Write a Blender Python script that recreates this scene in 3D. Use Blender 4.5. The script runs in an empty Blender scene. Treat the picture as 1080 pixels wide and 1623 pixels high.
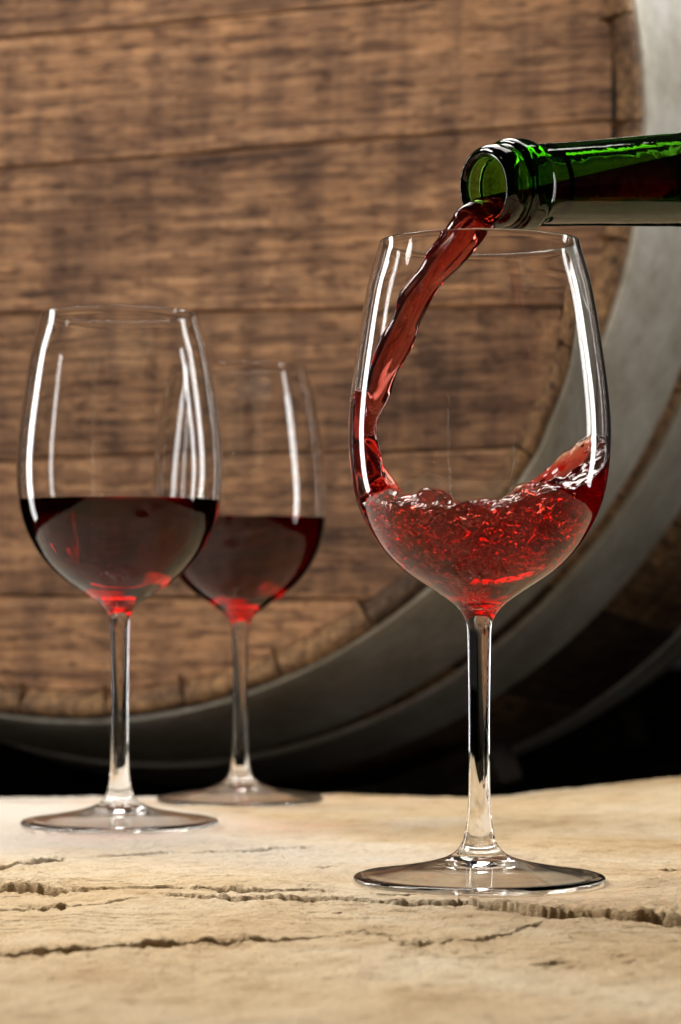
import bpy, bmesh, math, random
import numpy as np
from mathutils import Vector, Matrix

# ------------------------------------------------------------------ camera, world, lights, exposure
S = bpy.context.scene
COL = S.collection
F = 4272.0            # focal length in photo pixels (photo 1080 x 1623)
CX, HZ = 540.0, 920.0 # principal column, horizon row
CZ = 0.1074           # camera height above the stone
D0 = 0.96             # camera to the front glass
PXM = F / D0          # photo pixels per metre at the front glass

cd = bpy.data.cameras.new('camera')
cam = bpy.data.objects.new('camera', cd)
COL.objects.link(cam)
cam.location = (0, -D0, CZ)
cam.rotation_euler = (math.radians(90), 0, 0)
cd.sensor_fit = 'VERTICAL'
cd.sensor_height = 36.0
cd.sensor_width = 24.0
cd.lens = 36.0 * F / 1623.0
cd.shift_y = (HZ - 811.5) / 1623.0
cd.clip_start = 0.02
cd.clip_end = 50
cd.dof.use_dof = True
cd.dof.focus_distance = D0 - 0.012
cd.dof.aperture_fstop = 17.0
S.camera = cam

w = bpy.data.worlds.new('World')
S.world = w
w.use_nodes = True
w.node_tree.nodes['Background'].inputs[0].default_value = (1.0, 0.93, 0.85, 1)
w.node_tree.nodes['Background'].inputs[1].default_value = 0.012

def area(name, loc, target, sx, sy, radiance, color=(1, 1, 1), spread=180):
    l = bpy.data.lights.new(name, 'AREA')
    l.shape = 'RECTANGLE'
    l.size, l.size_y = sx, sy
    l.energy = radiance * math.pi * sx * sy
    l.color = color
    l.spread = math.radians(spread)
    o = bpy.data.objects.new(name, l)
    COL.objects.link(o)
    o.location = loc
    d = Vector(target) - Vector(loc)
    o.rotation_euler = d.to_track_quat('-Z', 'Y').to_euler()
    return o

area('overhead_softbox', (-0.12, 0.85, 1.22), (0.03, 0.0, 0.0), 0.60, 0.40, 14.0, (1.0, 0.95, 0.88))
area('top_softbox', (0.12, 0.36, 1.05), (0.03, 0.02, 0.0), 0.50, 0.40, 4.5, (1.0, 0.95, 0.88))
area('key_softbox_left', (-0.78, 0.16, 0.92), (0.0, -0.14, 0.0), 0.40, 0.40, 6.3, (1.0, 0.93, 0.84), 80)
area('strip_light_left', (-0.58, 0.46, 0.26), (0.0, 0.12, 0.18), 0.09, 0.55, 12.0, (1.0, 0.98, 0.95))
area('strip_light_right', (0.80, 0.33, 0.26), (0.0, 0.12, 0.18), 0.09, 0.55, 11.0, (1.0, 0.98, 0.95))
area('barrel_softbox', (-1.05, -0.55, 1.90), (-0.33, 0.85, 0.52), 0.7, 0.7, 2.5, (1.0, 0.93, 0.84), 42)
area('side_softbox', (1.30, 0.55, 1.65), (0.20, 0.75, 0.80), 0.5, 0.5, 5.0, (1.0, 0.985, 0.97), 36)

S.view_settings.view_transform = 'Standard'
S.view_settings.look = 'None'
S.view_settings.exposure = 0.0
S.view_settings.gamma = 1.0
S.view_settings.use_curve_mapping = False
S.render.engine = 'CYCLES'
cy = S.cycles
cy.max_bounces = 28
cy.transmission_bounces = 26
cy.glossy_bounces = 10
cy.diffuse_bounces = 4
cy.volume_bounces = 2
cy.transparent_max_bounces = 16
cy.caustics_reflective = True
cy.caustics_refractive = True
cy.blur_glossy = 0.3
cy.sample_clamp_indirect = 30.0
cy.use_denoising = True
try:
    cy.denoiser = 'OPENIMAGEDENOISE'
except Exception:
    pass

# ------------------------------------------------------------------ helpers
def px(x, y, d):
    """photo pixel at camera distance d -> world point"""
    return np.array([(x - CX) * d / F, d - D0, CZ - (y - HZ) * d / F])

def ground(x, y):
    d = CZ * F / (y - HZ)
    return ((x - CX) * d / F, d - D0)

def link(name, me, parent=None):
    o = bpy.data.objects.new(name, me)
    COL.objects.link(o)
    if parent is not None:
        o.parent = parent
    return o

def empty(name, loc=(0, 0, 0)):
    o = bpy.data.objects.new(name, None)
    o.empty_display_size = 0.02
    COL.objects.link(o)
    o.location = loc
    return o

def tag(o, label=None, cat=None, group=None, kind=None):
    if label: o['label'] = label
    if cat: o['category'] = cat
    if group: o['group'] = group
    if kind: o['kind'] = kind
    return o

def mesh_np(name, verts, faces, mat=None, smooth=True):
    me = bpy.data.meshes.new(name)
    verts = np.asarray(verts, dtype=np.float32)
    faces = np.asarray(faces, dtype=np.int32)
    n, k = faces.shape
    me.vertices.add(len(verts))
    me.vertices.foreach_set('co', verts.ravel())
    me.loops.add(n * k)
    me.loops.foreach_set('vertex_index', faces.ravel())
    me.polygons.add(n)
    me.polygons.foreach_set('loop_start', np.arange(0, n * k, k, dtype=np.int32))
    me.update(calc_edges=True)
    me.validate()
    me.polygons.foreach_set('use_smooth', np.full(len(me.polygons), bool(smooth)))
    if mat:
        me.materials.append(mat)
    me.update()
    return me

def catmull(pts, n=6):
    P = np.array(pts, float)
    P = np.vstack([2 * P[0] - P[1], P, 2 * P[-1] - P[-2]])
    out = []
    for i in range(1, len(P) - 2):
        p0, p1, p2, p3 = P[i - 1], P[i], P[i + 1], P[i + 2]
        # centripetal knots
        t0 = 0; t1 = t0 + max(np.linalg.norm(p1 - p0), 1e-9) ** .5
        t2 = t1 + max(np.linalg.norm(p2 - p1), 1e-9) ** .5
        t3 = t2 + max(np.linalg.norm(p3 - p2), 1e-9) ** .5
        for t in np.linspace(t1, t2, n, endpoint=False):
            a1 = (t1 - t) / (t1 - t0) * p0 + (t - t0) / (t1 - t0) * p1
            a2 = (t2 - t) / (t2 - t1) * p1 + (t - t1) / (t2 - t1) * p2
            a3 = (t3 - t) / (t3 - t2) * p2 + (t - t2) / (t3 - t2) * p3
            b1 = (t2 - t) / (t2 - t0) * a1 + (t - t0) / (t2 - t0) * a2
            b2 = (t3 - t) / (t3 - t1) * a2 + (t - t1) / (t3 - t1) * a3
            out.append((t2 - t) / (t2 - t1) * b1 + (t - t1) / (t2 - t1) * b2)
    out.append(P[-2])
    return np.array(out)

def lathe(name, prof, mat, seg=144):
    """open or closed revolution about Z; profile order with outside on the right of travel"""
    prof = np.asarray(prof, float)
    th = np.linspace(0, 2 * np.pi, seg, endpoint=False)
    c, s = np.cos(th), np.sin(th)
    V = []; ring = []; faces = []; tris = []
    for r, z in prof:
        if r < 1e-6:
            ring.append(('p', len(V))); V.append((0, 0, z))
        else:
            ring.append(('r', len(V)))
            V.extend(zip(r * c, r * s, np.full(seg, z)))
    me = bpy.data.meshes.new(name)
    F4 = []
    for (ka, a), (kb, b) in zip(ring[:-1], ring[1:]):
        for i in range(seg):
            j = (i + 1) % seg
            if ka == 'r' and kb == 'r':
                F4.append((a + i, a + j, b + j, b + i))
            elif ka == 'p' and kb == 'r':
                F4.append((a, b + j, b + i))
            elif ka == 'r' and kb == 'p':
                F4.append((a + i, a + j, b))
    me.from_pydata([tuple(map(float, v)) for v in V], [], F4)
    me.polygons.foreach_set('use_smooth', np.ones(len(me.polygons), dtype=bool))
    me.materials.append(mat)
    me.update()
    return me

_r = np.random.default_rng(7)
_L = _r.random((256, 256)).astype(np.float32)
def vnoise(x, y):
    xi = np.floor(x).astype(int); yi = np.floor(y).astype(int)
    fx = x - xi; fy = y - yi
    fx = fx * fx * (3 - 2 * fx); fy = fy * fy * (3 - 2 * fy)
    a = _L[xi & 255, yi & 255]; b = _L[(xi + 1) & 255, yi & 255]
    c = _L[xi & 255, (yi + 1) & 255]; d = _L[(xi + 1) & 255, (yi + 1) & 255]
    return (a * (1 - fx) + b * fx) * (1 - fy) + (c * (1 - fx) + d * fx) * fy - 0.5
def fbm(x, y, o=4):
    s = 0; a = 1.0
    for i in range(o):
        s = s + a * vnoise(x + 17.3 * i, y - 9.1 * i)
        x = x * 2.03; y = y * 2.03; a *= .5
    return s

# ------------------------------------------------------------------ materials
def mat(name):
    m = bpy.data.materials.new(name); m.use_nodes = True
    nt = m.node_tree
    for n in list(nt.nodes): nt.nodes.remove(n)
    out = nt.nodes.new('ShaderNodeOutputMaterial')
    return m, nt, out
def N(nt, t, **kw):
    n = nt.nodes.new(t)
    for k, v in kw.items():
        if k in n.inputs: n.inputs[k].default_value = v
        else: setattr(n, k, v)
    return n
def L(nt, a, ao, b, bi): nt.links.new(a.outputs[ao], b.inputs[bi])
def ramp(nt, stops):
    n = nt.nodes.new('ShaderNodeValToRGB')
    e = n.color_ramp.elements
    while len(e) < len(stops): e.new(0.5)
    for el, (p, c) in zip(e, stops):
        el.position = p
        el.color = (*c, 1) if len(c) == 3 else c
    return n

def glass_mat(name, color=(1, 1, 1), ior=1.5):
    """clear glass; where wine wets it ('wet' = 1) the glass-wine step is carried by the wine's own face"""
    m, nt, out = mat(name)
    g = N(nt, 'ShaderNodeBsdfGlass', Color=(*color, 1), Roughness=0.0, IOR=ior)
    at = N(nt, 'ShaderNodeAttribute', attribute_name='wet')
    mr = N(nt, 'ShaderNodeMapRange'); mr.inputs['To Min'].default_value = ior; mr.inputs['To Max'].default_value = 1.0
    L(nt, at, 'Fac', mr, 'Value'); L(nt, mr, 0, g, 'IOR')
    L(nt, g, 0, out, 'Surface')
    return m
M_GLASS = glass_mat('clear_glass', (0.99, 0.99, 0.99), 1.38)

def bottle_mat():
    m, nt, out = mat('green_bottle_glass')
    g = N(nt, 'ShaderNodeBsdfGlass', Color=(1, 1, 1, 1), Roughness=0.015, IOR=1.52)
    v = N(nt, 'ShaderNodeVolumeAbsorption', Color=(0.42, 0.74, 0.0, 1), Density=520.0)
    no = N(nt, 'ShaderNodeTexNoise', Scale=90.0, Detail=3.0)
    tc = N(nt, 'ShaderNodeTexCoord')
    b = N(nt, 'ShaderNodeBump', Strength=0.10, Distance=0.002)
    L(nt, tc, 'Object', no, 'Vector'); L(nt, no, 'Fac', b, 'Height'); L(nt, b, 'Normal', g, 'Normal')
    L(nt, g, 0, out, 'Surface'); L(nt, v, 0, out, 'Volume')
    return m
M_BOTTLE = bottle_mat()

def wine_mat(name, dens, col, scat=0.0, scol=(1, .3, .2)):
    m, nt, out = mat(name)
    g = N(nt, 'ShaderNodeBsdfGlass', Color=(1, 1, 1, 1), Roughness=0.0, IOR=1.345)
    at = N(nt, 'ShaderNodeAttribute', attribute_name='wet')
    mr = N(nt, 'ShaderNodeMapRange'); mr.inputs['To Min'].default_value = 1.345; mr.inputs['To Max'].default_value = 1.345 / 1.38
    L(nt, at, 'Fac', mr, 'Value'); L(nt, mr, 0, g, 'IOR')
    v = N(nt, 'ShaderNodeVolumeAbsorption', Color=(*col, 1), Density=dens)
    if scat:
        sc = N(nt, 'ShaderNodeVolumeScatter', Color=(*scol, 1), Density=scat, Anisotropy=0.2)
        ad = N(nt, 'ShaderNodeAddShader'); L(nt, v, 0, ad, 0); L(nt, sc, 0, ad, 1); v = ad
    L(nt, g, 0, out, 'Surface'); L(nt, v, 0, out, 'Volume')
    return m
M_WINE = wine_mat('red_wine', 230.0, (0.87, 0.06, 0.04))
M_WINE_POUR = wine_mat('poured_red_wine', 360.0, (0.905, 0.22, 0.08), 3.5)

def stone_mat():
    m, nt, out = mat('sandstone')
    p = N(nt, 'ShaderNodeBsdfPrincipled', Roughness=0.85)
    p.inputs['Specular IOR Level'].default_value = 0.2
    tc = N(nt, 'ShaderNodeTexCoord')
    mp = N(nt, 'ShaderNodeMapping'); mp.inputs['Scale'].default_value = (1, 1, 2.5)
    L(nt, tc, 'Object', mp, 'Vector')
    n1 = N(nt, 'ShaderNodeTexNoise', Scale=9.0, Detail=6.0, Roughness=0.62)
    n2 = N(nt, 'ShaderNodeTexNoise', Scale=70.0, Detail=5.0, Roughness=0.65)
    n3 = N(nt, 'ShaderNodeTexNoise', Scale=900.0, Detail=3.0, Roughness=0.7)
    for n in (n1, n2, n3): L(nt, mp, 0, n, 'Vector')
    r1 = ramp(nt, [(0.30, (0.52, 0.36, 0.19)), (0.48, (0.62, 0.475, 0.295)), (0.62, (0.68, 0.56, 0.39)), (0.75, (0.68, 0.60, 0.47))])
    L(nt, n1, 'Fac', r1, 'Fac')
    r2 = ramp(nt, [(0.30, (0.72, 0.66, 0.58)), (0.50, (1, 1, 1)), (0.75, (1.06, 1.05, 1.02))])
    L(nt, n2, 'Fac', r2, 'Fac')
    mx = N(nt, 'ShaderNodeMix', data_type='RGBA', blend_type='MULTIPLY'); mx.inputs[0].default_value = 0.9
    L(nt, r1, 0, mx, 6); L(nt, r2, 0, mx, 7)
    r3 = ramp(nt, [(0.30, (0.62, 0.54, 0.42)), (0.46, (1, 1, 1)), (0.62, (1, 1, 1)), (0.72, (1.12, 1.12, 1.12))])
    L(nt, n3, 'Fac', r3, 'Fac')
    mx2 = N(nt, 'ShaderNodeMix', data_type='RGBA', blend_type='MULTIPLY'); mx2.inputs[0].default_value = 0.85
    L(nt, mx, 2, mx2, 6); L(nt, r3, 0, mx2, 7)
    # chalky pale patch towards the far left, earthy stain along fracture lines
    sp = N(nt, 'ShaderNodeSeparateXYZ'); L(nt, tc, 'Object', sp, 0)
    at = N(nt, 'ShaderNodeAttribute', attribute_name='stain')
    mx3 = N(nt, 'ShaderNodeMix', data_type='RGBA'); L(nt, at, 'Fac', mx3, 0)
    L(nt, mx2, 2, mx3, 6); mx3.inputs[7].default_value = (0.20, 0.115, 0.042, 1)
    at2 = N(nt, 'ShaderNodeAttribute', attribute_name='chalk')
    mx4 = N(nt, 'ShaderNodeMix', data_type='RGBA'); L(nt, at2, 'Fac', mx4, 0)
    L(nt, mx3, 2, mx4, 6); mx4.inputs[7].default_value = (0.62, 0.57, 0.50, 1)
    L(nt, mx4, 2, p, 'Base Color')
    b1 = N(nt, 'ShaderNodeBump', Strength=0.8, Distance=0.0008); L(nt, n3, 'Fac', b1, 'Height')
    n4 = N(nt, 'ShaderNodeTexNoise', Scale=260.0, Detail=4.0, Roughness=0.6); L(nt, mp, 0, n4, 'Vector')
    b2 = N(nt, 'ShaderNodeBump', Strength=0.7, Distance=0.0014); L(nt, n4, 'Fac', b2, 'Height'); L(nt, b1, 'Normal', b2, 'Normal')
    L(nt, b2, 'Normal', p, 'Normal')
    L(nt, p, 0, out, 'Surface')
    return m
M_STONE = stone_mat()

def wood_mat(name, grain_axis, dark, mid, light, streak=1.0):
    """weathered sawn oak; grain runs along the given local axis"""
    m, nt, out = mat(name)
    p = N(nt, 'ShaderNodeBsdfPrincipled', Roughness=0.7)
    p.inputs['Specular IOR Level'].default_value = 0.25
    tc = N(nt, 'ShaderNodeTexCoord'); oi = N(nt, 'ShaderNodeObjectInfo')
    ad = N(nt, 'ShaderNodeVectorMath', operation='MULTIPLY_ADD')
    cb = N(nt, 'ShaderNodeCombineXYZ')
    for k in range(3): L(nt, oi, 'Random', cb, k)
    L(nt, cb, 0, ad, 0); ad.inputs[1].default_value = (7, 5, 9); L(nt, tc, 'Object', ad, 2)
    def noise(scale, stretch, detail=5, rough=0.6):
        mp = N(nt, 'ShaderNodeMapping')
        sc = [stretch[1]] * 3; sc[grain_axis] = stretch[0]
        mp.inputs['Scale'].default_value = sc
        L(nt, ad, 0, mp, 'Vector')
        n = N(nt, 'ShaderNodeTexNoise', Scale=scale, Detail=detail, Roughness=rough)
        L(nt, mp, 0, n, 'Vector')
        return n
    g1 = noise(1.0, (9, 170), 5, .6); g2 = noise(1.0, (30, 330), 4, .65); g3 = noise(1.0, (22, 60), 6, .7)
    g4 = noise(1.0, (60, 10), 3, .5)      # cross-grain saw and planing marks
    r1 = ramp(nt, [(0.30, dark), (0.48, mid), (0.70, light)]); L(nt, g1, 'Fac', r1, 'Fac')
    r2 = ramp(nt, [(0.34, (0.40, 0.37, 0.36)), (0.50, (0.95, 0.95, 0.95)), (0.68, (1.35, 1.3, 1.2))]); L(nt, g2, 'Fac', r2, 'Fac')
    r3 = ramp(nt, [(0.34, (0.50, 0.47, 0.49)), (0.58, (1.10, 1.06, 1.02))]); L(nt, g3, 'Fac', r3, 'Fac')
    r4 = ramp(nt, [(0.36, (0.60, 0.58, 0.62)), (0.56, (1.10, 1.08, 1.04))]); L(nt, g4, 'Fac', r4, 'Fac')
    g5 = noise(1.0, (60, 210), 3, .6)      # short dark flecks of open grain
    r5 = ramp(nt, [(0.38, (0.42, 0.38, 0.38)), (0.47, (1, 1, 1)), (0.66, (1.0, 1.0, 1.0)), (0.74, (1.5, 1.42, 1.3))]); L(nt, g5, 'Fac', r5, 'Fac')
    g6 = noise(1.0, (5, 14), 3, .55)      # slow colour drift, damp stains
    r6 = ramp(nt, [(0.32, (0.60, 0.57, 0.58)), (0.50, (1.0, 1.0, 1.0)), (0.70, (1.22, 1.18, 1.10))]); L(nt, g6, 'Fac', r6, 'Fac')
    cur = r1; ci = 0
    for r, f in ((r2, .8 * streak), (r3, .7), (r4, .75), (r5, .8), (r6, .9)):
        mx = N(nt, 'ShaderNodeMix', data_type='RGBA', blend_type='MULTIPLY'); mx.inputs[0].default_value = f
        L(nt, cur, ci, mx, 6); L(nt, r, 0, mx, 7); cur, ci = mx, 2
    hs = N(nt, 'ShaderNodeHueSaturation')
    mr = N(nt, 'ShaderNodeMapRange'); mr.inputs['To Min'].default_value = .86; mr.inputs['To Max'].default_value = 1.14
    L(nt, oi, 'Random', mr, 'Value'); L(nt, mr, 0, hs, 'Value'); L(nt, cur, ci, hs, 'Color')
    L(nt, hs, 0, p, 'Base Color')
    b = N(nt, 'ShaderNodeBump', Strength=0.6, Distance=0.0012); L(nt, g2, 'Fac', b, 'Height'); L(nt, b, 'Normal', p, 'Normal')
    L(nt, p, 0, out, 'Surface')
    return m
# barrel local axes: x across the head, y along the barrel axis, z up the head
M_HEAD = wood_mat('oak_barrel_head', 0, (0.115, 0.062, 0.036), (0.24, 0.132, 0.070), (0.385, 0.228, 0.126))
M_STAVE = wood_mat('oak_stave', 1, (0.09, 0.052, 0.028), (0.20, 0.115, 0.055), (0.30, 0.185, 0.09))
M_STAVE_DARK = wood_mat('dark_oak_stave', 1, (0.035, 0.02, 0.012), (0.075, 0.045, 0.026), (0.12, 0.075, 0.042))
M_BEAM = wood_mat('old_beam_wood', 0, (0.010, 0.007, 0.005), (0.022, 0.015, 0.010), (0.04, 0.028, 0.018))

def hoop_mat():
    m, nt, out = mat('galvanised_steel')
    p = N(nt, 'ShaderNodeBsdfPrincipled', Metallic=0.25)
    tc = N(nt, 'ShaderNodeTexCoord')
    n1 = N(nt, 'ShaderNodeTexNoise', Scale=14.0, Detail=6.0, Roughness=0.65)
    n2 = N(nt, 'ShaderNodeTexNoise', Scale=120.0, Detail=4.0, Roughness=0.6)
    L(nt, tc, 'Object', n1, 'Vector'); L(nt, tc, 'Object', n2, 'Vector')
    r = ramp(nt, [(0.30, (0.25, 0.225, 0.175)), (0.5, (0.37, 0.345, 0.29)), (0.7, (0.51, 0.49, 0.45))]); L(nt, n1, 'Fac', r, 'Fac')
    r2 = ramp(nt, [(0.3, (0.8, 0.78, 0.74)), (0.6, (1.05, 1.05, 1.05))]); L(nt, n2, 'Fac', r2, 'Fac')
    mx = N(nt, 'ShaderNodeMix', data_type='RGBA', blend_type='MULTIPLY'); mx.inputs[0].default_value = .8
    L(nt, r, 0, mx, 6); L(nt, r2, 0, mx, 7); L(nt, mx, 2, p, 'Base Color')
    rr = ramp(nt, [(0.3, (0.62,) * 3), (0.7, (0.42,) * 3)]); L(nt, n1, 'Fac', rr, 'Fac'); L(nt, rr, 0, p, 'Roughness')
    b = N(nt, 'ShaderNodeBump', Strength=0.25, Distance=0.001); L(nt, n2, 'Fac', b, 'Height'); L(nt, b, 'Normal', p, 'Normal')
    L(nt, p, 0, out, 'Surface')
    return m
M_HOOP = hoop_mat()

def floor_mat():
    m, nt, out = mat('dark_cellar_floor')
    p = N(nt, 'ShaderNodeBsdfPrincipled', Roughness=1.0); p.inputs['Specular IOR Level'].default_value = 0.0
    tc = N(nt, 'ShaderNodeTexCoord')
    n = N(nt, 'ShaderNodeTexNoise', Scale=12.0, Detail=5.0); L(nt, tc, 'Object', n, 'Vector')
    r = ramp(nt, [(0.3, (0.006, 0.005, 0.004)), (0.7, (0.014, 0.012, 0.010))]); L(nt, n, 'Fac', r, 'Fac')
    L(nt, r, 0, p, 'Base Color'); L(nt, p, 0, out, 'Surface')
    return m
M_FLOOR = floor_mat()

# ------------------------------------------------------------------ the setting: dark floor, stone table
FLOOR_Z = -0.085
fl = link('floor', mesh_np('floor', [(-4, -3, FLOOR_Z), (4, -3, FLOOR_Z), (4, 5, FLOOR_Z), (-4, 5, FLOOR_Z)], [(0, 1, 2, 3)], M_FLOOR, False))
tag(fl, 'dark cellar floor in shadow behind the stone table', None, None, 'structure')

def slope_z(X, Y):
    """large form of the table top: falls gently away, lifts at the far right"""
    yy = np.clip(Y, 0, None)
    z = -.0040 * (yy / .266) ** 1.756
    sx = np.clip((X - .06) / .16, 0, 1); sy = np.clip((Y - .25) / .35, 0, 1)
    z = z + .012 * sx * sx * (3 - 2 * sx) * sy * sy * (3 - 2 * sy)
    return z

# fracture lines traced as rows of (x, y, gap half-width mm, depth mm, step of the near side mm)
CR = [
 [(-90,1390,2.0,5,3.0),(0,1400,3.2,6.5,3.2),(65,1403,3.4,6.5,3.0),(100,1405,2.2,5,2.2),(140,1406,.9,2.5,1.2),(200,1406.5,.5,1.6,.8),(250,1407,.6,1.8,.8),(262,1404,1.2,3,1.0),(285,1408,.6,1.8,.7),(320,1410,.7,2.2,.9),(345,1411,1.3,3.4,1.4),(400,1412,.8,2.4,1.4),(455,1413,.6,1.8,1.0),(485,1410,1.8,4.0,1.2),(510,1413,1.8,4.2,1.2),(540,1417,.5,1.2,.5)],
 [(240,1415,.4,.8,.4),(270,1417,.9,2.2,.8),(300,1419,.7,2.0,1.0),(380,1425,1.1,3.2,1.7),(435,1426.5,1.0,3.0,1.5),(475,1429,1.0,3.0,1.5),(540,1430,.8,2.4,1.3),(590,1433,.7,2.2,1.3),(665,1436,1.2,3.4,2.1),(740,1437,1.2,3.4,2.0),(800,1443,1.2,3.6,2.2),(865,1451,1.5,4.4,3.1),(940,1454,1.5,4.4,3.0),(1020,1460,1.7,5.0,3.4),(1080,1462,1.7,5.0,3.2),(1180,1466,1.6,4.5,3.0)],
 [(-60,1447,.7,1.6,.4),(0,1446,.6,1.6,.4),(55,1445,.9,2.2,.6),(105,1442,1.0,2.4,.6),(122,1437,.5,1.4,.4),(175,1430,.9,2.2,.6),(235,1421,.4,1.0,.3)],
 [(-80,1526,1.0,3,.8),(0,1520,1.0,3.0,.8),(75,1515,1.3,3.2,.9),(150,1511,1.0,2.8,.8),(215,1505,1.2,3.0,.9),(265,1500,1.4,3.4,1.0),(350,1498,1.2,3.2,.9),(450,1497,.9,2.4,.6),(500,1492,.5,1.2,.3),(540,1489,.4,.9,.2),(575,1479,.8,2.0,.4),(600,1486,1.2,2.6,.5),(625,1494,.9,2.2,.4),(642,1503,1.1,2.6,.5),(690,1502,1.0,2.6,.5),(760,1497,.9,2.2,.4),(800,1490,.7,1.8,.4),(840,1475,.6,1.5,.3),(872,1467,.3,.5,.1)],
 [(832,1537,.6,.8,.3),(880,1531,1.6,2.4,.6),(932,1534,.6,.8,.2)],
 [(955,1526,.5,.6,.1),(985,1525,1.2,1.6,.3),(1018,1528,.5,.6,.1)],
 [(-70,1377,1.6,3,1.2),(0,1375,1.8,3.4,1.4),(30,1370,1.8,3.4,1.3),(65,1366,1.6,3.2,1.2),(100,1362,1.6,3.2,1.0),(122,1353,.5,1,.3)],
 [(575,1412,.8,1.0,.3),(600,1416,2.0,2.6,.9),(650,1417,1.6,2.2,.8),(674,1415,.5,.6,.3)],
 [(488,1371,.5,.8,.3),(515,1372,1.4,1.8,.6),(546,1374,.4,.6,.2)],
 [(955,1375,.5,.6,.2),(990,1376,1.0,1.0,.3),(1030,1375,.6,.6,.2),(1048,1379,1.2,1.8,.5),(1090,1380,1.6,2.4,.7)],
 [(130,1352,.6,.8,.5),(200,1347,1.2,1.2,.8),(260,1341,1.0,1.0,.7),(330,1337,1.0,1.2,.7),(400,1334,1.2,1.4,.7),(430,1332,1.6,1.8,.6),(505,1330,1.0,1.2,.4)],
 [(980,1600,.5,.8,.2),(1010,1604,1.4,1.8,.4),(1050,1608,.6,.8,.2)],
]

def build_stone():
    def spaced(a, b, h): return np.linspace(a, b, max(2, int(round((b - a) / h))), endpoint=False)
    xs = np.concatenate([spaced(-.46, -.24, .010), spaced(-.24, -.150, .0022), spaced(-.150, .150, .00062), spaced(.150, .26, .0022), spaced(.26, .46, .010), [.46]])
    ys = np.concatenate([spaced(-.43, -.38, .005), spaced(-.38, -.22, .0012), spaced(-.22, .10, .00046), spaced(.10, .30, .0014), spaced(.30, .62, .003), [.62]])
    X, Y = np.meshgrid(xs, ys, indexing='xy')
    # wander the lookup so the fracture lines are ragged
    WX = X + .0022 * fbm(X * 160, Y * 160, 4) + .0008 * fbm(X * 700 + 3, Y * 700, 2)
    WY = Y + .0026 * fbm(X * 130 + 40, Y * 130 + 11, 5) + .0014 * fbm(X * 700 + 9, Y * 700, 3)
    Z = slope_z(X, Y)
    Z = Z + .0050 * fbm(X * 6 + 2, Y * 5 + 3, 3) * np.clip(1.2 - np.hypot(X - .05, Y) / .0 if False else 1, 0, 1) * np.clip((np.hypot(X - .049, Y) - .03) / .12, 0, 1)
    Z = Z + .0011 * fbm(X * 42, Y * 30, 4) * np.clip((np.hypot(X - .049, Y) - .038) / .03, .25, 1) + .00055 * fbm(X * 240, Y * 200, 4)
    tq = fbm(X * 8 + 60, Y * 13 + 20, 5) * 6; tf = tq - np.floor(tq)
    Z = Z + (np.floor(tq) + np.clip(tf / .10, 0, 1)) * .00042 * np.clip((np.hypot(X - .049, Y) - .047) / .02, 0, 1)
    stain = np.zeros_like(X); drop = np.zeros_like(X)
    for line in CR:
        P = np.array([ground(a[0], a[1]) for a in line]); A = np.array([a[2:] for a in line]) * 1e-3
        # work in a box round the line
        m0 = (X > P[:, 0].min() - .03) & (X < P[:, 0].max() + .03) & (Y > P[:, 1].min() - .035) & (Y < P[:, 1].max() + .035)
        idx = np.nonzero(m0)
        xx = WX[idx]; yy = WY[idx]
        # line as a function of x (all lines run across the picture)
        o = np.argsort(P[:, 0])
        fx = P[o, 0]; fy = np.interp(xx, fx, P[o, 1])
        wv = np.interp(xx, fx, A[o, 0]); dv = np.interp(xx, fx, A[o, 1]); sv = np.interp(xx, fx, A[o, 2])
        nz_ = 1 + 1.3 * fbm(xx * 90 + 12, xx * 0 + fx[0] * 50, 4); nz_ = np.clip(nz_, .35, 1.9); wv = wv * nz_; dv = dv * np.clip(nz_, .5, 1.5); sv = sv * np.clip(.6 + .5 * nz_, .7, 1.4)
        fade = np.clip(np.minimum(xx - fx[0], fx[-1] - xx) / .006 + .0, 0, 1)
        t = yy - fy                       # >0 behind the line
        gw = wv * 2.6
        # groove: steep far face, gentle near face
        g = np.where(t > 0, np.clip(1 - t / (.30 * gw + 1e-6), 0, 1), np.clip(1 + t / (.8 * gw + 1e-6), 0, 1))
        Z[idx] -= 1.3 * dv * g * fade
        # near plate lies lower and recovers over a couple of centimetres
        near = np.where(t < 0, np.exp(t / .028), 0)
        Z[idx] -= sv * .8 * near * fade
        far = np.where(t >= 0, np.exp(-t / .016), 0) * np.clip(t / (.3 * gw + 1e-6), 0, 1)
        Z[idx] += sv * .3 * far * fade
        crumb = np.exp(-np.abs(t) / (.002 + 2.2 * gw)) * np.clip(dv / .003, 0, 1.3) * fade
        Z[idx] += crumb * (.0016 * fbm(X[idx] * 300, Y[idx] * 190, 4) - .0010 * np.clip(fbm(X[idx] * 500 + 8, Y[idx] * 330, 3) - .15, 0, 1) * 3)
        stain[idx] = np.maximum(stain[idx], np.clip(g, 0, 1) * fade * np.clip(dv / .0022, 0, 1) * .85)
    # pits
    rg = np.random.default_rng(5)
    pit = np.clip(fbm(X * 330 + 70, Y * 240 + 5, 2) - .42, 0, 1) * np.clip(fbm(X * 14, Y * 14 + 8, 2) * 2.2 + .25, 0, 1)
    Z -= pit * .006
    # level seats for the three glasses
    for gx, gy, rad in SEATS:
        q = np.clip(1 - (np.hypot(X - gx, Y - gy) - rad) / .014, 0, 1)
        q = q * q * (3 - 2 * q)
        base = float(slope_z(np.array(gx), np.array(gy)))
        Z = np.where(Z > base - .0002, Z * (1 - q) + np.minimum(Z, base - .0002) * q, Z)
    chalk = np.clip(fbm(X * 9 + 30, Y * 7 + 1, 4) * .9 + .15 + .9 * np.clip((-.03 - X) / .1, -.4, 1) * np.clip((Y - .02) / .2, 0, 1), 0, 1)
    chalk = np.clip(chalk * np.clip((Y + .02) / .12, 0.12, 1), 0, .9)
    ny, nx = X.shape
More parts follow.
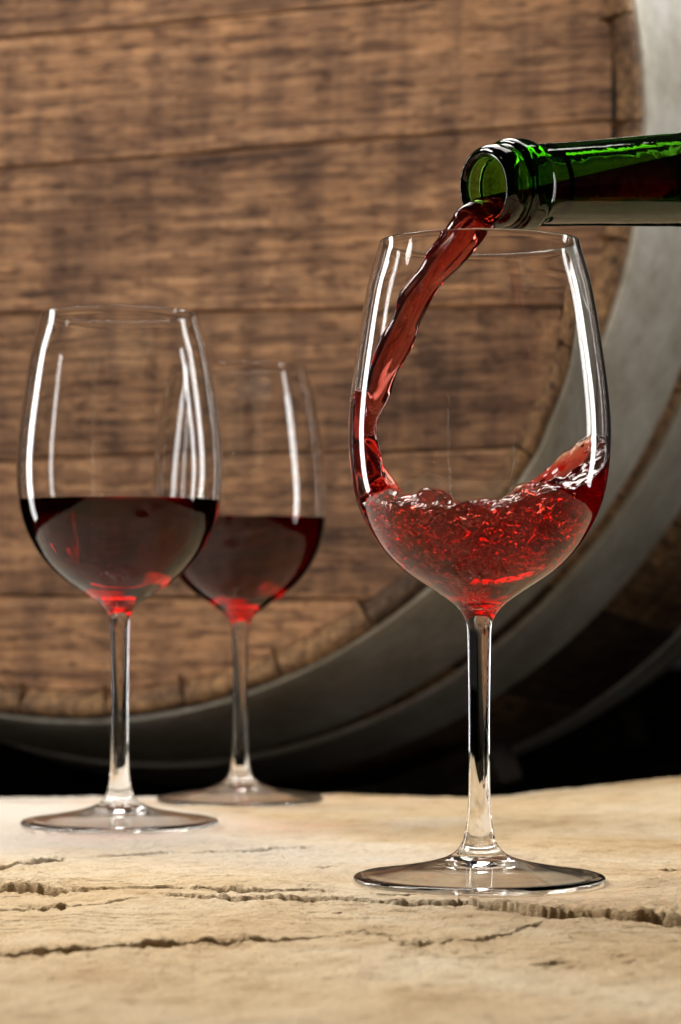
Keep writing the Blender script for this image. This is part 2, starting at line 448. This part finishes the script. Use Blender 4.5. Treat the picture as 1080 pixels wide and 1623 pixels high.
    V = np.stack([X, Y, Z], -1).reshape(-1, 3)
    i = np.arange(ny * nx).reshape(ny, nx)
    Fq = np.stack([i[:-1, :-1], i[:-1, 1:], i[1:, 1:], i[1:, :-1]], -1).reshape(-1, 4)
    # ragged side walls and underside give the slab its thickness
    loop = np.concatenate([i[0, :], i[1:, -1], i[-1, -2::-1], i[-2:0:-1, 0]])
    base = V[loop].copy(); k0 = len(V)
    mid = base.copy(); mid[:, 2] = -.03
    cxy = mid[:, :2] - np.array([0, 0]); ln = np.linalg.norm(cxy, axis=1, keepdims=True)
    mid[:, :2] += cxy / ln * (.004 + .008 * (fbm(mid[:, 0] * 30, mid[:, 1] * 30, 3)[:, None]))
    bot = base.copy(); bot[:, 2] = FLOOR_Z + .001
    V = np.vstack([V, mid, bot]); n = len(loop)
    a = loop; b = k0 + np.arange(n); c = k0 + n + np.arange(n)
    r = lambda q: np.roll(q, -1)
    Fq = np.vstack([Fq, np.stack([r(a), a, b, r(b)], -1), np.stack([r(b), b, c, r(c)], -1)])
    me = mesh_np('stone_table', V, Fq, M_STONE)
    for nm, arr in (('stain', stain), ('chalk', chalk)):
        at = me.attributes.new(nm, 'FLOAT', 'POINT')
        full = np.zeros(len(V), np.float32); full[:arr.size] = arr.ravel()
        at.data.foreach_set('value', full)
    o = link('stone_table', me)
    tag(o, 'cracked pale sandstone slab table top under the three glasses', None, None, 'structure')
    return o

G1 = ((760 - CX) / PXM, 0.0)
D2 = 1.226; G2 = ((190 - CX) * D2 / F, D2 - D0)
D3 = 1.4545; G3 = ((381 - CX) * D3 / F, D3 - D0)
SEATS = [(G1[0], G1[1], .046), (G2[0], G2[1], .046), (G3[0], G3[1], .046)]
build_stone()

# ------------------------------------------------------------------ the barrel
def build_barrel():
    d, yaw, pit, R0 = 1.75, .3039, -.0422, .3685
    C = Vector((-.1698, d - D0, CZ + .280))
    a = Vector((math.sin(yaw) * math.cos(pit), math.cos(yaw) * math.cos(pit), math.sin(pit)))
    u = Vector((math.cos(yaw), -math.sin(yaw), 0)); v = u.cross(a)
    Mx = Matrix((( u.x, a.x, v.x, C.x), (u.y, a.y, v.y, C.y), (u.z, a.z, v.z, C.z), (0, 0, 0, 1)))
    root = empty('wine_barrel'); root.matrix_world = Mx
    tag(root, 'large oak wine barrel with galvanised hoops behind the glasses', 'barrel')
    LEN = .92
    def rad(s):
        q = np.asarray(s) / LEN
        return R0 + .062 * (1 - (2 * q - 1) ** 2)
    inv = Mx.inverted()
    cam_l = inv @ Vector((0, -D0, CZ))
    HEAD_S = .015
    def on_head(x, y):
        p = inv @ Vector(px(x, y, 1.0))
        k = (HEAD_S - cam_l.y) / (p.y - cam_l.y)
        q = cam_l + (p - cam_l) * k
        return q.x, q.z
    # head: planks bounded by the joints seen in the picture
    joints = [((0, -345), (840, -470)), ((0, -140), (840, -240)), ((0, 62), (840, -16)), ((0, 268), (840, 201)), ((0, 498), (880, 488)), ((0, 733), (880, 708)), ((0, 945), (880, 955))]
    RH = R0 - .0160
    lines = []
    for p0, p1 in joints:
        x0, z0 = on_head(*p0); x1, z1 = on_head(*p1)
        k = (z1 - z0) / (x1 - x0); lines.append((k, z0 - k * x0))
    lines = sorted(lines, key=lambda q: q[1])
    lines = [(0, -RH - .05)] + lines + [(0, lines[-1][1] + .085), (0, RH + .05)]
    rnd = random.Random(4)
    for (k0, b0), (k1, b1) in zip(lines[:-1], lines[1:]):
        gap = .0004
        xs = np.linspace(-RH, RH, 161)
        bot, top, xx = [], [], []
        for x in xs:
            c = math.sqrt(max(RH * RH - x * x, 0))
            lo = max(k0 * x + b0 + gap, -c); hi = min(k1 * x + b1 - gap, c)
            if hi - lo > .0004: xx.append(x); bot.append(lo); top.append(hi)
        if len(xx) < 4: continue
        dy = rnd.uniform(-.0009, .0009); n = len(xx); bev = .0015
        V = []; Fc = []
        for x, lo, hi in zip(xx, bot, top):
            e = min(bev, (hi - lo) * .3)
            V += [(x, HEAD_S + dy + .022, lo), (x, HEAD_S + dy + bev, lo), (x, HEAD_S + dy, lo + e), (x, HEAD_S + dy, hi - e), (x, HEAD_S + dy + bev, hi), (x, HEAD_S + dy + .022, hi)]
        for i in range(n - 1):
            for j in range(5):
                Fc.append((i * 6 + j, (i + 1) * 6 + j, (i + 1) * 6 + j + 1, i * 6 + j + 1))
        me = mesh_np('head_plank', V, Fc, M_HEAD, False)
        link('head_plank', me, root)
    # staves
    th = [0.0]
    rnd = random.Random(11)
    ws = [rnd.uniform(.8, 1.25) for _ in range(34)]
    ws = np.cumsum(ws); ws = ws / ws[-1] * 2 * math.pi
    prev = 0.0
    ss = np.concatenate([[0.0, .002], np.linspace(.006, LEN - .006, 26), [LEN]])
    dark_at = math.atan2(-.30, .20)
    for kx, t1 in enumerate(ws):
        t0 = prev; prev = t1
        g = .0008 / R0
        tt = np.linspace(t0 + g, t1 - g, 7)
        r_in = R0 - .0165
        jit = rnd.uniform(-.0006, .0006)
        V = []; Fc = []
        # outer, from the back to the front, then the bevelled chime inwards to the croze
        prof = [(s, rad(s) + jit) for s in ss[::-1]]
        prof[-1] = (0.0, R0 - .002); prof += [(-.0004, R0 - .006), (.004, r_in + .004), (.012, r_in), (.05, r_in + .002)]
        for t in tt:
            for s, r in prof: V.append((r * math.cos(t), s + jit, r * math.sin(t)))
        m = len(prof)
        for i in range(6):
            for j in range(m - 1):
                Fc.append((i * m + j, i * m + j + 1, (i + 1) * m + j + 1, (i + 1) * m + j))
        # side faces
        for i0, flip in ((0, False), (6, True)):
            c0 = len(V); t = tt[i0]
            for s, r in prof[:-4]: V.append(((r - .02) * math.cos(t), s + jit, (r - .02) * math.sin(t)))
            for j in range(len(prof) - 5):
                q = (i0 * m + j, c0 + j, c0 + j + 1, i0 * m + j + 1)
                Fc.append(q if not flip else q[::-1])
        mid = (t0 + t1) / 2; mid = (mid + math.pi) % (2 * math.pi) - math.pi
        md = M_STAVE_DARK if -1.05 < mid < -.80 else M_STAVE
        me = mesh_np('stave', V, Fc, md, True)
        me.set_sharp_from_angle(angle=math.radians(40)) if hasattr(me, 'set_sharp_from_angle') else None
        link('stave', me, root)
    # hoops
    def hoop(s0, s1):
        V = []; Fc = []; n = 240
        ps = np.linspace(s0, s1, 6)
        prof = [(ps[0], rad(ps[0]) - .001), (ps[0], rad(ps[0]) + .0022), (ps[0] + .0012, rad(ps[0]) + .0034)] + [(s, rad(s) + .0036 - .0012 * (1 - abs(2 * (s - s0) / (s1 - s0) - 1) ** 4)) for s in ps[1:-1]] + [(ps[-1] - .0012, rad(ps[-1]) + .0034), (ps[-1], rad(ps[-1]) + .0022), (ps[-1], rad(ps[-1]) - .001)]
        for i in range(n):
            t = 2 * math.pi * i / n
            wob = .0006 * math.sin(3 * t + s0 * 50) + .0004 * math.sin(11 * t)
            for s, r in prof: V.append(((r + .0004) * math.cos(t), s + wob, (r + .0004) * math.sin(t)))
        m = len(prof)
        for i in range(n):
            j = (i + 1) % n
            for k in range(m - 1):
                Fc.append((i * m + k, j * m + k, j * m + k + 1, i * m + k + 1))
        me = mesh_np('hoop', V, Fc, M_HOOP, True)
        me.set_sharp_from_angle(angle=math.radians(35))
        h = link('hoop', me, root)
        return h
    hoop(.0045, .115); hoop(.141, .2265); hoop(.470, .500); hoop(.545, .575); hoop(.71, .79); hoop(.81, .915)
    return root
build_barrel()

# dark timber cradle carrying the barrel
def box_mesh(name, sx, sy, sz, m, bev=.004):
    bm = bmesh.new(); bmesh.ops.create_cube(bm, size=1)
    for v_ in bm.verts: v_.co = (v_.co.x * sx, v_.co.y * sy, v_.co.z * sz)
    bmesh.ops.bevel(bm, geom=bm.edges[:], offset=bev, segments=2, affect='EDGES', profile=.6)
    me = bpy.data.meshes.new(name); bm.to_mesh(me); bm.free(); me.materials.append(m); return me
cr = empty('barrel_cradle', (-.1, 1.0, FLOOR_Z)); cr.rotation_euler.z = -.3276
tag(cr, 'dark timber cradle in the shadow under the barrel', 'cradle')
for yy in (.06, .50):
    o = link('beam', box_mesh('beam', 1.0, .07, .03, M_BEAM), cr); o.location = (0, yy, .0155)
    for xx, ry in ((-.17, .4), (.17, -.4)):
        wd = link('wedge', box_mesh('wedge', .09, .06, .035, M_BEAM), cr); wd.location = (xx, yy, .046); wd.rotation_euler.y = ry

# ------------------------------------------------------------------ wine glasses
K = 1.0 / PXM
FOOT = catmull([(0, 25), (30, 24), (60, 21), (100, 14.5), (140, 7.5), (170, 3), (186, .6), (193, .3), (198, 2.6), (200, 6), (198, 9.6), (192, 12), (170, 15.5), (140, 20), (100, 27), (70, 34), (48, 42), (34, 53), (26.5, 66), (22.5, 81)], 6)
UP = np.array([0, 6.0])
STEM = catmull(np.array([(22.5, 75), (19.5, 96), (17.6, 130), (16.6, 190), (16.6, 250), (17.2, 310), (18.3, 370), (19.2, 395), (21.5, 406)]) + UP, 8)
BOWL_OUT = catmull(np.array([(21.5, 406), (26, 417), (38, 432), (72, 456), (116, 485), (153, 521), (181, 565), (197, 606), (205.5, 654), (208, 708), (204, 768), (192.5, 852), (177, 940), (159.2, 1005), (158.6, 1008.2)]) + UP, 9)
BOWL_IN = catmull(np.array([(158.6, 1008.2), (157.2, 1009.6), (155.6, 1008.4), (155.2, 1005), (173, 940), (188.4, 852), (199.6, 768), (203.3, 708), (200.8, 654), (192.2, 606), (176.4, 566), (148.5, 524), (112, 490), (69, 463), (42, 446), (22, 435), (0, 431)]) + UP, 9)
INZ = BOWL_IN[10:, 1][::-1] * K; INR = BOWL_IN[10:, 0][::-1] * K
def rin(z): return np.interp(z, INZ, INR)

foot_me = lathe('foot', FOOT * K, M_GLASS, 192)
stem_me = lathe('stem', STEM * K, M_GLASS, 96)
N_OUT = len(BOWL_OUT)
def set_wet(me, wet):
    a_ = me.attributes.new('wet', 'FLOAT', 'POINT'); a_.data.foreach_set('value', np.asarray(wet, np.float32))
def verts_of(me):
    v_ = np.empty(len(me.vertices) * 3, np.float32); me.vertices.foreach_get('co', v_); return v_.reshape(-1, 3)
def still_bowl(level):
    """bowl whose inner wall is wetted up to the wine's contact line"""
    inn = BOWL_IN[1:] * K; lv = level + .0010
    k_ = int(np.argmax(inn[:, 1][10:] < lv)) + 10
    add = [(np.interp(lv + e, INZ, INR), lv + e) for e in (.00015, -.00015)]
    inn = np.vstack([inn[:k_], add, inn[k_:]])
    me = lathe('bowl', np.vstack([BOWL_OUT * K, inn]), M_GLASS, 192)
    v_ = verts_of(me); isin = np.arange(len(v_)) >= N_OUT * 192
    set_wet(me, (isin & (v_[:, 2] < lv)).astype(float))
    return me
def poured_bowl(wet_at):
    inn = catmull(BOWL_IN[1:], 3)[1:] * K
    me = lathe('bowl', np.vstack([BOWL_OUT * K, inn]), M_GLASS, 384)
    v_ = verts_of(me); isin = np.arange(len(v_)) >= N_OUT * 384
    wet = np.zeros(len(v_)); wet[isin] = wet_at(v_[isin])
    set_wet(me, wet)
    return me

def wine_glass(label, pos, zscale, base_z, bowl_me):
    g = empty('wine_glass', (pos[0], pos[1], base_z))
    g.scale = (1, 1, zscale)
    tag(g, label, 'wine glass', 'stemmed wine glasses on the stone')
    link('bowl', bowl_me, g); link('stem', stem_me, g); link('foot', foot_me, g)
    return g

Z2 = float(slope_z(np.array(G2[0]), np.array(G2[1]))); Z3 = float(slope_z(np.array(G3[0]), np.array(G3[1])))
def still_wine(label, pos, zscale, base_z, level):
    zs = np.linspace(INZ[0], level, 70)
    ov = .00018
    prof = [(0, INZ[0] - .0001)] + [(rin(z) + ov, z) for z in zs[1:]]
    # meniscus
    rl = rin(level)
    prof += [(rl + ov, level + .0010), (rl - .0004, level + .0007), (rl - .0012, level + .0002), (rl - .003, level), (rl * .5, level), (0, level)]
    me = lathe('red_wine', np.array(prof), M_WINE, 160)
    v_ = verts_of(me); rr_ = np.hypot(v_[:, 0], v_[:, 1])
    set_wet(me, (rr_ > rin(v_[:, 2]) + ov * .5).astype(float) * (v_[:, 2] < level + .0011))
    o = link('red_wine', me); o.location = (pos[0], pos[1], base_z); o.scale = (1, 1, zscale)
    tag(o, label, 'wine', 'still red wine in the glasses')
    return o
lev2 = ((1308 - 795) * D2 / F) / 1.02
lev3 = ((1268 - 821) * D3 / F) / 1.028
wine_glass('slightly blurred stemmed glass half full of dark wine at the left', G2, 1.02, Z2, still_bowl(lev2))
wine_glass('most blurred stemmed glass with dark wine, farthest back beside the barrel', G3, 1.028, Z3, still_bowl(lev3))
still_wine('still dark red wine in the left glass', G2, 1.02, Z2, lev2)
still_wine('still dark red wine in the farthest, most blurred glass', G3, 1.028, Z3, lev3)

# ------------------------------------------------------------------ bottle
BM = Vector(px(767, 297, .955))
ax = Vector((.80, .60, .118)).normalized()      # from the mouth into the bottle
bz = ax; bx = Vector((-ax.y, ax.x, 0)).normalized(); by = bz.cross(bx)
BMX = Matrix(((bx.x, by.x, bz.x, BM.x), (bx.y, by.y, bz.y, BM.y), (bx.z, by.z, bz.z, BM.z), (0, 0, 0, 1)))
mm = 1e-3
fin_in = [(10.0, 30), (10.0, 20), (10.2, 10), (10.6, 4), (11.2, 1.3), (12.0, .2)]
fin_out = [(12.0, .2), (12.9, 0), (14.0, .8), (14.9, 2.6), (15.2, 5), (15.0, 7.2), (14.6, 8.4), (14.7, 9.4), (16.2, 10.0), (16.9, 11.2), (17.0, 14), (16.9, 17.5), (16.3, 19.4), (15.2, 20.4), (14.9, 22), (14.9, 26), (15.0, 30)]
body_out = [(15.0, 30), (15.4, 45), (16.1, 62), (16.9, 80), (17.8, 98), (20.5, 114), (27, 133), (34, 152), (37, 170), (37.4, 190), (37.4, 285), (36.4, 292), (33, 296)]
body_bot = [(33, 296), (26, 295), (12, 284), (0, 280)]
body_in = [(0, 276), (12, 280), (26, 290), (32, 290), (34.2, 284), (34.5, 190), (34, 170), (31, 152), (24, 133), (17.3, 114), (14.3, 98), (12.9, 80), (11.7, 62), (10.6, 45), (10.0, 30)]
fo = np.vstack([catmull(fin_in, 6), catmull(fin_out, 6)[1:]]) * mm
bo = np.vstack([catmull(body_in[4:], 6), ]) * mm
bot_root = empty('wine_bottle'); bot_root.matrix_world = BMX
tag(bot_root, 'dark green glass wine bottle tipped over the right glass, pouring', 'bottle')
# bottle +z points into the bottle, so profiles run reversed to keep the outside out
link('lip', lathe('lip', fo[::1], M_BOTTLE, 144), bot_root)
body_prof = np.vstack([catmull(body_out, 6), catmull(body_bot, 5)[1:], [(0, 276)], catmull(body_in, 6)[1:]]) * mm
bodyo = link('body', lathe('body', body_prof, M_BOTTLE, 144), bot_root)

# wine left in the bottle: inner shape cut by the liquid surface
def bottle_wine():
    pin = catmull([(10.7, 3), (10.2, 10), (10.0, 20), (10.0, 30), (10.6, 45), (11.7, 62), (12.9, 80), (14.3, 98), (17.3, 114), (24, 133), (31, 152), (34, 170), (34.5, 190), (34.2, 284), (32, 290), (26, 290), (12, 280)], 5)
    pin = np.vstack([[(0, 3)], pin + np.array([.12, 0]), [(0, 276.1)]]) * mm
    me = lathe('tmp', pin, M_WINE, 128)
    bm = bmesh.new(); bm.from_mesh(me)
    bm.transform(BMX)
    bmesh.ops.recalc_face_normals(bm, faces=bm.faces[:])
    co = BM + Vector((0, 0, -.0032)); no = Vector((-.21, -.12, 1)).normalized()
    r = bmesh.ops.bisect_plane(bm, geom=bm.verts[:] + bm.edges[:] + bm.faces[:], plane_co=co, plane_no=no, clear_outer=True)
    ed = [e for e in r['geom_cut'] if isinstance(e, bmesh.types.BMEdge)]
    bmesh.ops.holes_fill(bm, edges=ed)
    bmesh.ops.recalc_face_normals(bm, faces=bm.faces[:])
    bm.to_mesh(me); bm.free(); me.name = 'bottle_wine'
    me.polygons.foreach_set('use_smooth', np.ones(len(me.polygons), dtype=bool))
    me.set_sharp_from_angle(angle=math.radians(40))
    o = link('bottle_wine', me)
    tag(o, 'dark red wine lying in the neck of the green bottle', 'wine')
bottle_wine()

# ------------------------------------------------------------------ poured wine: stream, wall sheet and swirling pool
def surface_nets(f, org, h):
    """iso-surface of f<0 as quads"""
    nx, ny, nz = f.shape
    s = f < 0
    cnt = np.zeros((nx - 1, ny - 1, nz - 1), np.int8)
    for dx in (0, 1):
        for dy in (0, 1):
            for dz in (0, 1):
                cnt += s[dx:nx - 1 + dx, dy:ny - 1 + dy, dz:nz - 1 + dz]
    act = (cnt > 0) & (cnt < 8)
    ci = np.argwhere(act)
    ids = -np.ones(act.shape, np.int64); ids[act] = np.arange(len(ci))
    acc = np.zeros((len(ci), 3)); num = np.zeros(len(ci))
    corners = [(a, b, c) for a in (0, 1) for b in (0, 1) for c in (0, 1)]
    val = {c: f[ci[:, 0] + c[0], ci[:, 1] + c[1], ci[:, 2] + c[2]].astype(np.float64) for c in corners}
    for a in corners:
        for k in range(3):
            if a[k] == 0:
                b = list(a); b[k] = 1; b = tuple(b)
                va, vb = val[a], val[b]
                m = (va < 0) != (vb < 0)
                t = np.where(m, va / np.where(m, va - vb, 1), 0)
                p = np.tile(np.array(a, float), (len(ci), 1)); p[:, k] = t
                acc[m] += p[m]; num[m] += 1
    V = org + h * (ci + acc / num[:, None])
    Q = []
    for k in range(3):
        sl0 = [slice(None)] * 3; sl1 = [slice(None)] * 3
        sl0[k] = slice(0, -1); sl1[k] = slice(1, None)
        a = s[tuple(sl0)]; b = s[tuple(sl1)]
        e = np.argwhere(a != b)
        k1, k2 = (k + 1) % 3, (k + 2) % 3
        ok = (e[:, k1] > 0) & (e[:, k2] > 0) & (e[:, k1] < f.shape[k1] - 1) & (e[:, k2] < f.shape[k2] - 1)
        e = e[ok]
        inside = s[tuple(e.T)]
        def cell(o1, o2):
            c = e.copy(); c[:, k1] += o1; c[:, k2] += o2
            return ids[tuple(c.T)]
        q = np.stack([cell(-1, -1), cell(0, -1), cell(0, 0), cell(-1, 0)], -1)
        q[~inside] = q[~inside][:, ::-1]
        Q.append(q)
    return V, np.vstack(Q)

def smin(a, b, k):
    hh = np.clip(.5 + .5 * (b - a) / k, 0, 1)
    return b * (1 - hh) + a * hh - k * hh * (1 - hh)

def chain(X, Y, Z, P, R, ydepth):
    """tapered capsule chain; ydepth squashes the section in depth"""
    f = np.full(X.shape, 1.0, np.float32)
    for i in range(len(P) - 1):
        a, b = P[i], P[i + 1]; ab = b - a; ab2 = (ab * [1, 1 / ydepth, 1]); l2 = float((ab2 ** 2).sum())
        qx = X - a[0]; qy = (Y - a[1]) / ydepth; qz = Z - a[2]
        t = np.clip((qx * ab2[0] + qy * ab2[1] + qz * ab2[2]) / l2, 0, 1)
        d = np.sqrt((qx - t * ab2[0]) ** 2 + (qy - t * ab2[1]) ** 2 + (qz - t * ab2[2]) ** 2) - (R[i] + t * (R[i + 1] - R[i]))
        f = np.minimum(f, d.astype(np.float32))
    return f

def uvsphere(c, r, nu=14, nv=9, inward=True):
    V = [(c[0], c[1], c[2] + r)]
    for j in range(1, nv):
        p = math.pi * j / nv
        for i in range(nu):
            t = 2 * math.pi * i / nu
            V.append((c[0] + r * math.sin(p) * math.cos(t), c[1] + r * math.sin(p) * math.sin(t), c[2] + r * math.cos(p)))
    V.append((c[0], c[1], c[2] - r))
    T = []
    for i in range(nu):
        j = (i + 1) % nu
        T.append((0, 1 + i, 1 + j, 1 + j))
        for k in range(nv - 2):
            T.append((1 + k * nu + i, 1 + (k + 1) * nu + i, 1 + (k + 1) * nu + j, 1 + k * nu + j))
        b0 = 1 + (nv - 2) * nu
        T.append((b0 + i, len(V) - 1, b0 + j, b0 + j))
    return V, T

def glass_local(x, y, yoff=0.0):
    """photo pixel -> coordinates from the foot centre of the front glass, at depth yoff"""
    p = px(x, y, D0 + yoff)
    return np.array([p[0] - G1[0], p[1] - G1[1], p[2]])

def poured_wine():
    h = .00052
    org = np.array([-.050, -.050, .094]); n = np.array([int(.112 / h), int(.100 / h), int((.248 - .094) / h)])
    x = (org[0] + h * np.arange(n[0])).astype(np.float32); y = (org[1] + h * np.arange(n[1])).astype(np.float32); z = (org[2] + h * np.arange(n[2])).astype(np.float32)
    X, Y, Z = np.meshgrid(x, y, z, indexing='ij')
    # pool top height
    x2, y2 = np.meshgrid(x, y, indexing='ij')
    sx = np.clip((x2 - .000) / .046, 0, 1.1); sl = np.clip((-.012 - x2) / .03, 0, 1)
    hgt = .1331 + .0075 * sx + sx ** 1.8 * (.0110 + .42 * np.clip(y2 + .012, -.02, .05)) 
    hgt += .0016 * sl
    ang = x2 * .5 + y2 * .8
    act = np.clip(1.2 - 1.0 * sx, .22, 1)
    rip = fbm(x2 * 120 + 5, y2 * 120, 3)
    ridge = .5 - np.abs(fbm(x2 * 95 + 31, y2 * 95 + 4, 3))
    hgt += act * (.0034 * rip + .0042 * (ridge - .3))
    hgt += .0012 * fbm(x2 * 420 + 2, y2 * 420 + 7, 2) * act
    f = (Z - hgt[:, :, None]).astype(np.float32) * .8
    # humps thrown up where the stream lands
    def blob(cx_, cy_, yo, rx, ry, rz):
        c = glass_local(cx_, cy_, yo)
        k_ = np.sqrt(((X - c[0]) / rx) ** 2 + ((Y - c[1]) / ry) ** 2 + ((Z - c[2]) / rz) ** 2)
        return ((k_ - 1) * min(rx, ry, rz)).astype(np.float32)
    for b in ((690, 803, -.014, .0072, .008, .0064), (704, 806, .004, .006, .007, .0045), (648, 806, -.016, .0066, .008, .0052), (662, 800, -.004, .004, .006, .0036), (632, 800, -.008, .005, .009, .005), (676, 786, -.017, .0032, .004, .0030), (730, 806, -.02, .005, .006, .003), (770, 803, -.012, .006, .005, .003)):
        f = smin(f, blob(*b), .0022)
    # sheet running down the left wall
    W = [(573, 606, -.004, 7), (567, 632, -.005, 14), (566, 665, -.006, 19), (570, 700, -.006, 21), (578, 735, -.006, 23), (590, 768, -.006, 27), (606, 800, -.006, 30)]
    P = np.array([glass_local(a, b, c) for a, b, c, r in W]); R = [r * K for *_, r in W]
    wall = chain(X, Y, Z, P, R, 1.25)
    th = np.arctan2(Y, -X)
    wall += (.0013 * np.sin(th * 17 + Z * 90) + .0008 * np.sin(th * 31 - Z * 260 + 1)).astype(np.float32)
    f = smin(f, wall, .003)
    # the stream: flattened rope, twisting as it falls
    T = [(800, 330, .004, 19), (775, 341, -.001, 27), (748, 354, -.006, 31), (721, 389, -.009, 28), (690, 428, -.010, 25.5), (660, 472, -.010, 23), (641, 516, -.009, 22.5), (612, 580, -.008, 24.5), (596, 628, -.007, 21), (580, 664, -.006, 19)]
    Tc = catmull([(a, b, c * 1e4, r) for a, b, c, r in T], 5)
    P = np.array([glass_local(a, b, c * 1e-4) for a, b, c, r in Tc]); R = [r * K for *_, r in Tc]
    st = chain(X, Y, Z, P, R, .62)
    # lengthwise folds that wind round the rope
    cxs = np.interp(Z, P[::-1, 2], P[::-1, 0]); u_ = (X - cxs)
    fold = .0004 * np.sin(u_ * 620 + Z * 150 + Y * 300) + .0003 * np.sin(u_ * 1150 - Z * 260 + Y * 500 + 2) + .0003 * np.sin(Z * 420 + u_ * 200)
    st = st + fold.astype(np.float32) * np.clip((.2375 - Z) / .01 + .35, .35, 1)
    f = smin(f, st, .003)
    # air dragged under the surface: ragged pockets, densest below the landing point
    r = np.sqrt(X * X + Y * Y)
    zone = np.clip((Z - .111) / .014, 0, 1) * np.clip((.034 - X) / .02, 0, 1) * np.clip((.012 - Y) / .02, 0, 1)
    zone = zone * np.clip(.55 + .8 * np.sin(X * 130 + Z * 190 + .6) * np.cos(Y * 150 - Z * 120), 0, 1) ** 1.6
    wx = X + .0022 * np.sin(Y * 330 + Z * 250); wy = Y + .0022 * np.sin(Z * 370 + X * 210); wz = Z * 1.25 + .0020 * np.sin(X * 300 - Y * 270)
    def gyr(k_, o_): return np.sin(wx * k_ + o_) * np.cos(wy * k_) + np.sin(wy * k_) * np.cos(wz * k_ + o_) + np.sin(wz * k_) * np.cos(wx * k_ + 2 * o_)
    v1 = (gyr(440., .7) - (1.46 - .24 * zone)) / 440.; v2 = (gyr(1150., 2.1) - (1.50 - .11 * zone)) / 1150.
    void = np.maximum(v1, v2)
    deep = np.minimum(-f - .0013, (rin(z) - .0011).astype(np.float32)[None, None, :] - r)   # stay clear of the surface and the wall
    void = np.minimum(np.minimum(void, deep), (zone - .05) * .004)
    inpool = Z < .140
    f = np.where(inpool, np.maximum(f, void), f).astype(np.float32)
    # bounded by the inside of the bowl below the rim
    ov = .00016
    wallr = rin(z).astype(np.float32) + ov
    top = BOWL_IN[3, 1] * K - .001
    lim = np.where(z < top, wallr, 1.0).astype(np.float32)
    free = f
    f = np.maximum(f, r - lim[None, None, :])
    def wet_at(P_):
        q_ = np.clip(np.round((P_ - org) / h).astype(int), 0, n - 1)
        val = free[q_[:, 0], q_[:, 1], q_[:, 2]]
        return np.clip(.5 - val / h * .8, 0, 1) * (P_[:, 2] < top)
    # keep the stream inside the bottle bore at the mouth
    V, Q = surface_nets(f, org, h)
    # relax, then seat the wetted faces exactly on the bowl wall
    rr = np.hypot(V[:, 0], V[:, 1]); wr = rin(V[:, 2]) + ov
    wet = (np.abs(rr - wr) < .55 * h * 1.6) & (V[:, 2] < top - .002)
    E_ = np.vstack([Q[:, [0, 1]], Q[:, [1, 2]], Q[:, [2, 3]], Q[:, [3, 0]]])
    deg = np.bincount(E_.ravel(), minlength=len(V)).astype(float)[:, None]
    for it in range(8):
        s_ = np.zeros_like(V)
        for k_ in range(3):
            s_[:, k_] = np.bincount(E_[:, 0], V[E_[:, 1], k_], len(V)) + np.bincount(E_[:, 1], V[E_[:, 0], k_], len(V))
        lam = .5 if it % 2 == 0 else -.47
        V = V + lam * (s_ / np.maximum(deg, 1) - V)
    rr = np.maximum(np.hypot(V[:, 0], V[:, 1]), 1e-6); wr = rin(V[:, 2]) + ov
    kf = np.where(wet, wr / rr, 1.0)
    V[:, 0] *= kf; V[:, 1] *= kf
    # bubbles
    rg = random.Random(21); VB = []; FB = []; off = len(V)
    hg = lambda a, b: hgt[min(max(int((a - org[0]) / h), 0), n[0] - 1), min(max(int((b - org[1]) / h), 0), n[1] - 1)]
    placed = []; tries = 0
    while len(placed) < 300 and tries < 9000:
        tries += 1
        zz = rg.uniform(.100, .136); rw = float(rin(zz))
        t = rg.gauss(-math.pi / 2 - .25, .75)
        depth = abs(rg.gauss(0, .010)) + .0006
        rb = .00022 + .0009 * rg.random() ** 3.0
        q = rw - rb - .0004 - depth
        if q < .002: continue
        a, b = q * math.cos(t), q * math.sin(t)
        if zz > hg(a, b) - rb - .0022: continue
        q_ = ((np.array([a, b, zz]) - org) / h).astype(int); w_ = int((rb + .0004) / h) + 1
        if (f[q_[0]-w_:q_[0]+w_+2, q_[1]-w_:q_[1]+w_+2, q_[2]-w_:q_[2]+w_+2] > 0).any(): continue
        if any((a - p[0]) ** 2 + (b - p[1]) ** 2 + (zz - p[2]) ** 2 < (rb + p[3] + .0001) ** 2 for p in placed): continue
        placed.append((a, b, zz, rb))
    wetv = np.concatenate([wet.astype(float), np.zeros(len(placed) * (2 + 8 * 14))])
    VS, QS = [V], [Q]
    for a, b, c, rb in placed:
        v_, t_ = uvsphere((a, b, c), rb)
        VS.append(np.array(v_)); 
        T_ = np.array(t_)[:, ::-1] + off; QS.append(T_); off += len(v_)
    V = np.vstack(VS); Q = np.vstack(QS)
    # quads and bubble caps (degenerate fourth corner) -> one polygon list
    me = bpy.data.meshes.new('poured_wine')
    tri = (Q[:, 2] == Q[:, 3]) | (Q[:, 0] == Q[:, 1])
    sizes = np.where(tri, 3, 4).astype(np.int32)
    q3 = Q.copy()
    loops = np.concatenate([np.array(list(dict.fromkeys(row))) if t else row for row, t in zip(q3, tri)]).astype(np.int32) if tri.any() else q3.ravel()
    me.vertices.add(len(V)); me.vertices.foreach_set('co', V.astype(np.float32).ravel())
    me.loops.add(len(loops)); me.loops.foreach_set('vertex_index', loops)
    me.polygons.add(len(Q)); me.polygons.foreach_set('loop_start', np.concatenate([[0], np.cumsum(sizes)[:-1]]).astype(np.int32))
    me.update(calc_edges=True); me.validate()
    me.polygons.foreach_set('use_smooth', np.ones(len(me.polygons), dtype=bool))
    me.materials.append(M_WINE_POUR); me.update()
    set_wet(me, wetv)
    o = link('poured_wine', me); o.location = (G1[0], G1[1], 0)
    tag(o, 'bright red wine streaming from the bottle and swirling with bubbles in the right glass', 'wine')
    return wet_at
WET_AT = poured_wine()
wine_glass('large sharp stemmed glass on the right being filled from the bottle', G1, 1.0, 0.0, poured_bowl(WET_AT))
